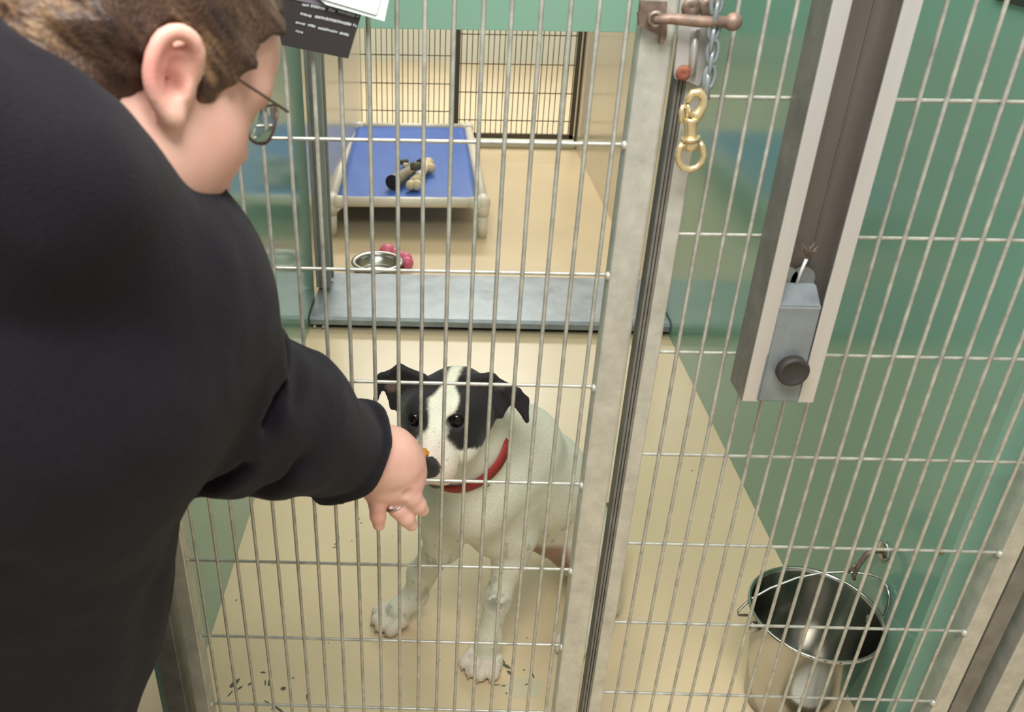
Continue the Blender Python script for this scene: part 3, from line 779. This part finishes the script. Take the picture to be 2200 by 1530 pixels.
# neck side keeps white below the cheek line
blk = np.array(s2l((30, 26, 27)))
col = mix(col, blk, patch)
pink = np.array(s2l((222, 196, 186)))
mz = head & (f_ > .030)
col = mix(col, pink, mz*step(f_, .03, .07)*.55)
spk = step(noise3(V*420, 5), .72, .8)*mz
col = mix(col, np.array(s2l((120, 110, 104))), spk*.5)
nose = (np.linalg.norm((Q-[0, .085, -.019])/[.0225, .016, .0185], axis=1) < 1.0+.04*hair)
col = mix(col, np.array(s2l((46, 42, 42))), nose*1.)
lip = (np.linalg.norm((Q-[0, .055, -.072])/[.020, .026, .012], axis=1) < 1)
col = mix(col, np.array(s2l((50, 42, 42))), lip*.9)
for s in (-1, 1):                                   # rims of the eyes
    d = np.linalg.norm((Q-[s*.031, .010, .002])/[.0150, .014, .0120], axis=1)
    col = mix(col, np.array(s2l((66, 58, 62))), (1-step(d, .8, 1.15))*.9)
    d = np.linalg.norm((Q-[s*.083, -.058, .012])/[.012, .012, .010], axis=1)
    col = mix(col, np.array(s2l((120, 100, 90))), (1-step(d, .5, 1.0))*.6)
# belly and inner thigh pink, spots on the legs, dark patch near the rump
bp_ = np.linalg.norm((V-P(1190, 1190, .36))/[.085, .14, .085], axis=1)
col = mix(col, np.array(s2l((158, 108, 94))), (1-step(bp_, .7, 1.0))*.85*step(V[:, 1], .29, .31))
bp_ = np.linalg.norm((V-HK)/[.05, .07, .08], axis=1)
col = mix(col, np.array(s2l((224, 196, 184))), (1-step(bp_, .5, 1.0))*.7)
legz = (V[:, 2] < .30) & (V[:, 1] < .33)
sp2 = step(noise3(V*70, 8), .55, .72)*legz
col = mix(col, np.array(s2l((150, 148, 134))), sp2*.45)
for (px, py, y, rr) in ((1068, 1255, .225, .010), (1068, 1290, .205, .012), (1090, 1215, .235, .007), (1098, 1240, .24, .007)):
    d = np.linalg.norm(V-P(px, py, y), axis=1); col = mix(col, np.array(s2l((122, 118, 108))), (1-step(d, rr*1.2, rr*2.2))*.8*(noise3(V*160, 9) > -.3))
tl = (np.linalg.norm(V-G(1300, 1080, .02), axis=1) < .075) & (V[:, 2] < .06)
col = mix(col, blk, tl*.9)
pink2 = (V[:, 2] < .03) & (V[:, 1] < .36)
tn = step(noise3(V*[110, 110, 60], 12), .1, .5)
col = mix(col, pink, pink2*(.35+.3*tn))
M_coat = vcol_material('dog_coat', .62, .35, 420, sheen=.15, fine=.10, spec=.25)
mesh_obj('dog_body', V, F, M_coat, dog, col)
M_eye = material('dark_eye', (16, 11, 10), .06, spec=.35)
for s in (-1, 1):
    bm = bmesh.new(); bmesh.ops.create_uvsphere(bm, u_segments=24, v_segments=16, radius=.0122, matrix=Matrix.Translation(H(s*.031, .0030, .002)))
    obj('eye', bm, M_eye, dog, True)
# claws
bm_claw = material('claw', (196, 172, 150), .4)
for (w_, t_) in ((LW, LP), (RW_, RP_)):
    w_ = np.array(w_); t_ = np.array(t_); d = t_-w_; d[2] = 0; d = unit(d); sd = np.array([-d[1], d[0], 0])
    for i, o in enumerate((-1.5, -.5, .5, 1.5)):
        ln = (.004, .014, .014, .002)[i]*1.08
        c = t_+d*(ln+.006)+sd*o*.0165*1.08*1.1; c[2] = .012
        bm = bmesh.new(); tube(bm, [c, c+d*.005+np.array([0, 0, -.003]), c+d*.008+np.array([0, 0, -.0085])], [.0036, .003, .0012], 8); obj('claw', bm, bm_claw, dog)
# collar
ca = unit(np.array(P(1112, 1055, .31))-np.array(P(1000, 935, .235)))
s1 = unit(np.cross(ca, (0, -1, .2))); s2 = np.cross(ca, s1)
def collar_ring(rr, wd, name, m, parent):
    n = 64; bm = bmesh.new(); rows = []
    for w__ in (-wd/2, wd/2):
        for r2 in (rr, rr+.003):
            rows.append([bm.verts.new(cc+ca*w__+(s1*math.cos(2*math.pi*k/n)+s2*math.sin(2*math.pi*k/n))*r2) for k in range(n)])
    for A_, B_ in ((0, 1), (1, 3), (3, 2), (2, 0)):
        for k in range(n): bm.faces.new([rows[A_][k], rows[A_][(k+1) % n], rows[B_][(k+1) % n], rows[B_][k]])
    return obj(name, bm, m, parent, True)
collar = collar_ring(.0800, .020, 'collar', M_red, dog)
bm = bmesh.new(); tg = P(1044, 1040, .155)
tube(bm, [np.array(tg)+np.array([.006*math.cos(a), 0, .006*math.sin(a)]) for a in np.linspace(0, 2*math.pi, 17)[:-1]], .0012, 6, closed=True); obj('collar_ring', bm, M_steel_soft, collar)

# ------------------------------------------------------------------ the person
person = thing('person', 'person in black fleece jacket and glasses, one hand held out to the dog', 'person', (0, 0, 0))
pf = unit(.63*RGT-.09*UPV+.76*FWD); pu = .375*RGT+.917*UPV+.125*FWD; pu = unit(pu-pf*(pu@pf)); pr = np.cross(pf, pu)
PAX = np.array([pr, pf, pu])
PO = at(390, 150, .56)-pr*.078
def N(r, f, u): return PO+pr*r+pf*f+pu*u
def axis(a0, a1, parts):
    out = [a0]
    for x, hh in parts:
        while out[-1] < x: out.append(out[-1]+hh)
    return np.array(out)
xs = axis(-.62, .04, [(-.36, .006), (-.26, .0030), (-.15, .0021), (.03, .0017)])
ys = axis(-.80, .02, [(-.50, .006), (-.16, .0030), (.04, .0017)])
zs = axis(.02, 1.34, [(.55, .007), (.74, .0017), (.98, .005), (1.33, .0026)])
fb = Field(xs, ys, zs)
def pe(c, rad, k=.02, mode='add'): fb.ell(N(*c), rad, PAX, k, mode)
# head
pe((0, .004, .040), (.076, .109, .088), .02)
pe((0, .066, .040), (.057, .046, .047), .02)
pe((0, .030, -.028), (.064, .064, .084), .03)
for s in (-1, 1):
    pe((s*.036, .046, -.036), (.031, .036, .034), .025)
    pe((s*.042, .010, -.062), (.027, .034, .032), .03)
    pe((s*.030, .080, .012), (.026, .020, .014), .015)
    pe((s*.031, .094, -.004), (.014, .010, .010), .006, 'cut')
    pe((s*.031, .084, -.004), (.013, .012, .011), .004)
pe((0, .056, -.092), (.026, .026, .022), .03)
pe((0, .020, -.095), (.040, .042, .022), .03)
fb.cone(N(0, .092, .004), N(0, .108, -.030), .008, .012, .012)
for s in (-1, 1): pe((s*.011, .099, -.034), (.009, .011, .008), .006)
pe((0, .094, -.060), (.022, .010, .007), .006); pe((0, .091, -.071), (.019, .010, .007), .006)
pe((0, .103, -.0655), (.021, .006, .0022), .002, 'cut')
# neck
NB = at(150, 420, .64)
fb.chain([N(0, -.015, -.045), N(0, -.035, -.10), NB], [.062, .062, .070], .03)
# ear
EC = N(.078, -.004, -.007)
eu = unit(pu*.93-pf*.28+pr*.12); en = unit(pr*.80-pf*.52-pu*.0); ef = unit(np.cross(eu, en)); ef = ef if ef@pf > 0 else -ef; en = np.cross(ef, eu); en = en if en@pr > 0 else -en
def E_(a, b, c=0): return EC+ef*a*.88+eu*b*.93+en*c           # a forward, b up, c outward
rimp = [E_(.016, .004, .000), E_(.018, .016, .005), E_(.014, .027, .009), E_(.004, .032, .012), E_(-.007, .028, .015), E_(-.014, .016, .017), E_(-.0165, .002, .017), E_(-.014, -.010, .015), E_(-.008, -.020, .011), E_(-.001, -.0275, .006)]
def dense(p, r, n=4):
    p = np.array(p); P2, R2 = [], []
    for i in range(len(p)-1):
        a, b, c, d = p[max(i-1, 0)], p[i], p[i+1], p[min(i+2, len(p)-1)]
        for t in np.arange(n)/n:
            P2.append(.5*((2*b)+(-a+c)*t+(2*a-5*b+4*c-d)*t*t+(-a+3*b-3*c+d)*t**3)); R2.append(r[i]+(r[i+1]-r[i])*t)
    return P2+[p[-1]], R2+[r[-1]]
fb.chain(*dense(rimp, [.0034, .0036, .0040, .0044, .0046, .0046, .0044, .0044, .0052, .0078]), .003)
fb.tri(E_(.012, .020, .000), E_(-.011, .014, .010), E_(-.004, -.018, .006), .0024, .006)
fb.tri(E_(.012, .020, .000), E_(.006, -.014, .000), E_(-.004, -.018, .006), .0024, .006)
fb.cone(E_(.000, -.024, .004), E_(.004, -.012, .000), .0065, .006, .008)
fb.chain([E_(.008, .018, .006), E_(-.004, .019, .010), E_(-.009, .008, .0125), E_(-.009, -.004, .0115), E_(-.004, -.012, .008)], [.0024, .0028, .0030, .0030, .003], .003)
fb.cone(E_(.009, -.004, .004), E_(.008, -.010, .004), .0042, .0045, .004)
fb.ell(E_(.001, -.003, .009), (.0065, .008, .005), np.array([ef, eu, en]), .004, 'cut')
fb.ell(E_(.004, .004, -.002), (.012, .024, .005), np.array([ef, eu, en]), .006)
# torso under the jacket and folded legs
SHn = at(305, 560, .70)
fb.chain([NB, at(120, 720, .72), at(0, 1250, .86), at(-90, 1650, .93)], [.08, .12, .14, .15], .05)
HIP = at(-90, 1650, .93)
LEGS = []
for dx, dy in ((-.02, .10), (-.20, -.02)):
    kn = np.array([HIP[0]+dx+.05, HIP[1]+.20+dy*.3, .10]); ank = np.array([kn[0]-.10, kn[1]-.38, .075])
    fb.chain([HIP+np.array([dx*.4, 0, 0]), kn], [.10, .075], .04); fb.chain([kn, ank], [.070, .050], .03); fb.cone(ank, ank+np.array([-.03, -.10, -.02]), .045, .035, .02); LEGS.append((HIP+np.array([dx*.4, 0, 0]), kn, ank))
# arm in the sleeve
WR = at(800, 985, 1.045)
ELB = at(480, 890, .84)
fb.chain([NB, SHn, ELB, WR], [.07, .062, .045, .031], .03)
# palm
def HD(px, py, d): return at(px, py, d+.060)
fb.rs = 1.06
fb.chain([WR, HD(838, 985, 1.000)], [.032, .034], .02)
fb.chain([HD(826, 985, 1.0), HD(850, 1006, 1.012), HD(856, 1020, 1.016)], [.033, .031, .027], .02)
fb.chain([HD(806, 1000, .995), HD(812, 1044, 1.005)], [.026, .018], .02)
fb.chain([HD(838, 980, 1.01), HD(866, 985, 1.03)], [.029, .020], .02)
fb.ell(HD(886, 1022, 1.015), (.0145, .015, .020), None, .012)
fb.ell(HD(862, 1050, 1.01), (.022, .018, .014), None, .014)
fb.ell(HD(815, 1052, 1.0), (.017, .015, .014), None, .014)
# fingers: little, ring, middle, index, thumb
fb.chain([HD(809, 1050, 1.0), HD(811, 1085, 1.0), HD(812, 1108, 1.004), HD(814, 1128, 1.010)], [.0115, .0096, .0088, .0074], .006)
fb.chain([HD(842, 1058, 1.012), HD(856, 1092, 1.016), HD(872, 1112, 1.022), HD(884, 1128, 1.030)], [.0125, .0118, .0104, .0078], .005)
fb.chain([HD(868, 1050, 1.008), HD(884, 1068, 1.010), HD(897, 1084, 1.018), HD(908, 1096, 1.026)], [.0130, .0120, .0102, .0080], .005)
fb.chain([HD(878, 1008, 1.03), HD(874, 990, 1.050), P(878, 977, -.012), P(884, 972, .012)], [.0118, .0100, .0083, .0066], .006)
fb.chain([HD(850, 990, 1.04), HD(866, 992, 1.070), P(876, 992, -.012), P(884, 987, .012)], [.0142, .0108, .0087, .0068], .006)
# folds between knuckles
fb.ell(HD(877, 1062, .988), (.006, .003, .006), None, .005, 'cut')
fb.rs = 1.
V, F = surface(fb.D, fb.g); V = smooth_verts(V, F, 3)
Qp = (V-PO)@PAX.T; r_, f_, u_ = Qp.T
skin = np.array(s2l((220, 180, 162))); col = np.tile(skin, (len(V), 1))
rosy = np.array(s2l((206, 142, 132)))
n1 = noise3(V*38, 3)*.5+noise3(V*110, 4)*.3
col = mix(col, rosy, .22+.32*n1)
d = np.linalg.norm((V-E_(-.012, .010, .012))/.030, axis=1); col = mix(col, np.array(s2l((216, 122, 118))), (1-step(d, .4, 1.0))*.45)
d = np.linalg.norm((V-E_(.002, -.004, .002))/[.010, .010, .012], axis=1); col = mix(col, np.array(s2l((150, 84, 66))), (1-step(d, .35, 1.0))*.55)
d = np.linalg.norm((V-N(.05, .05, -.04))/.045, axis=1); col = mix(col, rosy, (1-step(d, .2, 1.0))*.4)
d = np.linalg.norm((V-HD(893, 1020, 1.0))/.03, axis=1); col = mix(col, np.array(s2l((232, 168, 160))), (1-step(d, .3, 1.0))*.5)
d = np.linalg.norm((V-HD(812, 1100, 1.0))/.03, axis=1); col = mix(col, np.array(s2l((206, 146, 126))), (1-step(d, .3, 1.0))*.5)
M_skin = vcol_material('skin', .5, .12, 500, sss=.12, spec=.35)
mesh_obj('person_body', V, F, M_skin, person, col)
del fb
# hair
fh = Field(*[np.arange(PO[k]-.20, PO[k]+.20, .0022) for k in range(3)])
fh.ell(N(0, .000, .042), (.089, .121, .099), PAX, .02)
fh.ell(N(0, -.055, -.010), (.070, .056, .075), PAX, .03)
g = np.stack(np.meshgrid(*fh.g, indexing='ij'), -1); q = (g-PO.astype(np.float32))@PAX.T.astype(np.float32)
line = np.interp(q[..., 1], [-.12, -.075, -.045, -.022, -.012, .014, .020, .030, .042, .052, .064, .080, .098, .13], [-.094, -.090, -.078, -.062, -.020, -.006, -.014, -.014, .002, .028, .046, .062, .080, .10])
back = np.maximum(fh.D, (line-q[..., 2])*.7)
flow = np.stack([q[..., 0]*130, q[..., 1]*34, (q[..., 2]+.45*q[..., 1])*150], -1)
n_ = noise3(flow[..., :]*.45, 21)*.0062+noise3(flow*1.1, 22)*.0022+noise3(q*34, 24)*.006
n_ = np.where(np.abs(back) < .03, n_, 0)
ear_cut = np.linalg.norm((g-EC)@np.array([ef, eu, en]).T/np.array([.0185, .035, .030]), axis=-1)-1
fh.D = np.maximum((back+n_).astype(np.float32), (-ear_cut*.018).astype(np.float32))
V, F = surface(fh.D, fh.g)
Qh = (V-PO)@PAX.T
fl = np.stack([Qh[:, 0]*130, Qh[:, 1]*34, (Qh[:, 2]+.45*Qh[:, 1])*150], -1)
t1 = noise3(fl*.45, 21); t2 = noise3(fl*2.6, 30); t3 = noise3(Qh*22, 31)
col = np.tile(s2l((74, 54, 42)), (len(V), 1))
col = mix(col, np.array(s2l((146, 116, 82))), step(t1*.45+t2*.45+t3*.5, .05, .85)*.9)
col = mix(col, np.array(s2l((40, 28, 26))), step(-t1*.5-t2*.5-t3*.3, .1, .7)*.9)
M_hair = vcol_material('hair_strands', .45, .5, 260, stretch=(1, 2.2, 1), fine=.2)
mesh_obj('hair', V, F, M_hair, person, col)
del fh, g, q, flow, n_, back, ear_cut
# jacket
h = .0052
fj = Field(np.arange(-.72, .02, h), np.arange(-.92, .02, h), np.arange(.30, 1.30, h))
U1, U2 = at(-150, 262, .545), at(300, 560, .665)
fj.chain([U1, U2], [.080, .074], .03)
fj.chain([at(-300, 500, .60), at(50, 760, .68), at(-50, 1250, .86), at(-125, 1700, .93)], [.15, .160, .180, .19], .05)
fj.chain([at(20, 620, .64), at(250, 720, .70)], [.12, .12], .04)
fj.chain([U2, at(350, 628, .72), at(470, 866, .84)], [.070, .074, .086], .04)
fj.chain([at(478, 868, .84), at(600, 905, .905), at(730, 960, 1.025)], [.088, .077, .062], .03)
fj.cone(at(395, 535, .80), at(340, 600, .80), .032, .05, .02)
fj.chain([at(200, 520, .85), at(160, 900, .95), at(250, 1150, 1.0)], [.09, .07, .06], .03)
# elbow and sleeve folds
for (a, b, r_) in (((655, 742, .83), (640, 850, .80), .008), ((600, 760, .80), (570, 900, .78), .007), ((560, 1060, .86), (640, 1000, .84), .008), ((410, 1040, .80), (520, 1000, .78), .010)):
    fj.cone(at(*a), at(*b), r_, r_*.6, .018, 'cut')
# cuff: rolled rim, open end
CA = unit(at(760, 985, 1.045)-at(700, 955, 1.005)); CC = at(737, 966, 1.035)
c1 = unit(np.cross(CA, UPV)); c2 = np.cross(CA, c1)
for a in np.linspace(0, 2*math.pi, 29)[:-1]:
    b = a+2*math.pi/28
    fj.cone(CC+CA*.004+(c1*math.cos(a)+c2*math.sin(a))*.0595, CC+CA*.004+(c1*math.cos(b)+c2*math.sin(b))*.0595, .0100, .0100, .008)
fj.cone(CC-CA*.03, CC+CA*.08, .048, .055, .006, 'cut')
fj.cone(CC+CA*.07, CC+CA*.16, .075, .075, .004, 'cut')
# neck opening
fj.chain([N(0, -.035, -.10), NB], [.01, .01], .01)
for (c_, r_) in ((N(0, -.02, -.06), .074), (N(0, -.035, -.10), .074)):
    fj.ell(c_, (r_, r_, r_), None, .01, 'cut')
fj.chain([at(-150, 262, .50), at(90, 400, .535), U2], [.072, .064, .073], .035)
g = np.stack(np.meshgrid(*fj.g, indexing='ij'), -1)
m = np.abs(fj.D) < .03
wr = np.zeros(fj.D.shape, np.float32); gm = g[m]
wr[m] = noise3(gm*[9, 9, 5], 41)*.006+noise3(gm*[26, 26, 12], 42)*.0036+noise3(np.stack([(gm[:, 0]+gm[:, 2]*.6)*30, gm[:, 1]*8, (gm[:, 2]-gm[:, 0]*.6)*7], -1), 44)*.0034+noise3(gm*[70, 70, 40], 43)*.0008
fj.D += wr
V, F = surface(fj.D, fj.g); V = smooth_verts(V, F, 4)
M_jack = material('black_fleece', (28, 25, 33), .9, 0, var=.18, scale=260, bump=.5, bscale=700, spec=.15)
M_jack.node_tree.nodes['Principled BSDF'].inputs['Sheen Weight'].default_value = .06
mesh_obj('jacket', V, F, M_jack, person)
del fj, g, wr
# trousers and shoes
ft = Field(np.arange(-.80, .12, .009), np.arange(-1.05, .02, .009), np.arange(.0, .75, .009))
for a_, k_, n_ in LEGS:
    ft.chain([a_, k_], [.118, .092], .05); ft.chain([k_, n_+np.array([.0, .02, .0])], [.088, .064], .03)
ft.ell(HIP, (.17, .17, .15), None, .05)
V, F = surface(ft.D, ft.g); V = V+np.stack([noise3(V*22, 51), noise3(V*22, 52), noise3(V*22, 53)], -1)*.004; V[:, 2] = np.maximum(V[:, 2], .001)
mesh_obj('trousers', V, F, material('dark_denim', (38, 42, 56), .85, 0, var=.2, scale=200, bump=.4, bscale=500, spec=.2), person)
for a_, k_, n_ in LEGS:
    ft = Field(np.arange(n_[0]-.14, n_[0]+.12, .005), np.arange(n_[1]-.26, n_[1]+.10, .005), np.arange(.0, .20, .005))
    ft.chain([n_+np.array([0, -.01, -.005]), n_+np.array([-.03, -.13, -.025])], [.058, .046], .02)
    V, F = surface(ft.D, ft.g); V[:, 2] = np.maximum(V[:, 2], .001); mesh_obj('shoe', V, F, M_black, person)
# glasses
gl = bpy.data.objects.new('glasses', None); C.objects.link(gl); gl.parent = person
M_frame = material('bronze_wire_frame', (110, 88, 84), .35, .6)
bm = bmesh.new()
for s in (1,): tube(bm, [N(s*.079, -.004, .016), N(s*.0755, .03, .012), N(s*.070, .068, .008), N(s*.064, .104, .004)], .0011, 6)
obj('temple', bm, M_frame, gl)
bm = bmesh.new(); s = -1; tube(bm, [N(s*.079, -.004, .016), N(s*.0755, .03, .012), N(s*.070, .068, .008), N(s*.064, .104, .004)], .0011, 6); obj('temple', bm, M_frame, gl)
for s in (-1, 1):
    bm = bmesh.new(); rim = []
    for a in np.linspace(0, 2*math.pi, 25)[:-1]:
        ca_, sa_ = math.cos(a), math.sin(a)
        sx = .023*abs(ca_)**.7*(1 if ca_ > 0 else -1); sz = .0155*abs(sa_)**.8*(1 if sa_ > 0 else -1)
        rim.append(N(s*.036+sx, .108-abs(sx+s*0)*.0-.010*max(0, s*sx)/.023, -.006+sz))
    tube(bm, rim, .0012, 6, closed=True); obj('rim', bm, M_frame, gl)
    bm = bmesh.new(); vs = [bm.verts.new(p) for p in rim]; bm.faces.new(vs)
    vs2 = [bm.verts.new(Vector(p)+Vector(pf)*.0015) for p in rim]; bm.faces.new(vs2[::-1])
    for k in range(len(vs)): bm.faces.new([vs[k], vs2[k], vs2[(k+1) % len(vs)], vs[(k+1) % len(vs)]])
    M_lens = bpy.data.materials.get('lens_glass') or material('lens_glass', (236, 242, 240), .02, trans=1.)
    M_lens.node_tree.nodes['Principled BSDF'].inputs['IOR'].default_value = 1.3
    obj('lens', bm, M_lens, gl)
bm = bmesh.new(); tube(bm, [N(-.013, .110, -.002), N(0, .116, .001), N(.013, .110, -.002)], .0012, 6); obj('bridge', bm, M_frame, gl)
# ring
bm = bmesh.new(); rc = HD(851, 1086, 1.0148); ra = unit(HD(864, 1102, 1.019)-HD(842, 1058, 1.012)); r1 = unit(np.cross(ra, FWD)); r2 = np.cross(ra, r1)
tube(bm, [rc+(r1*math.cos(a)+r2*math.sin(a))*.0136 for a in np.linspace(0, 2*math.pi, 33)[:-1]], .0013, 8, closed=True)
rg = obj('finger_ring', bm, M_steel_soft, person)
bm = bmesh.new(); bmesh.ops.create_icosphere(bm, subdivisions=1, radius=.0030, matrix=Matrix.Translation(rc-FWD*.0133-RGT*.006)); obj('ring_stone', bm, material('pale_gem', (226, 214, 232), .05, spec=1.), rg)

# treat between the fingertips
bm = bmesh.new(); bmesh.ops.create_cube(bm, size=.0135, matrix=Matrix.Translation(P(907, 973, .016)) @ Matrix.Rotation(.2, 4, 'Y') @ Matrix.Diagonal((1.45, 1, 1, 1)))
bmesh.ops.bevel(bm, geom=bm.edges[:], offset=.004, segments=3, affect='EDGES')
tag(obj('dog_treat', bm, M_treat, None, True), 'small orange kibble held out to the nose of the dog', 'treat')
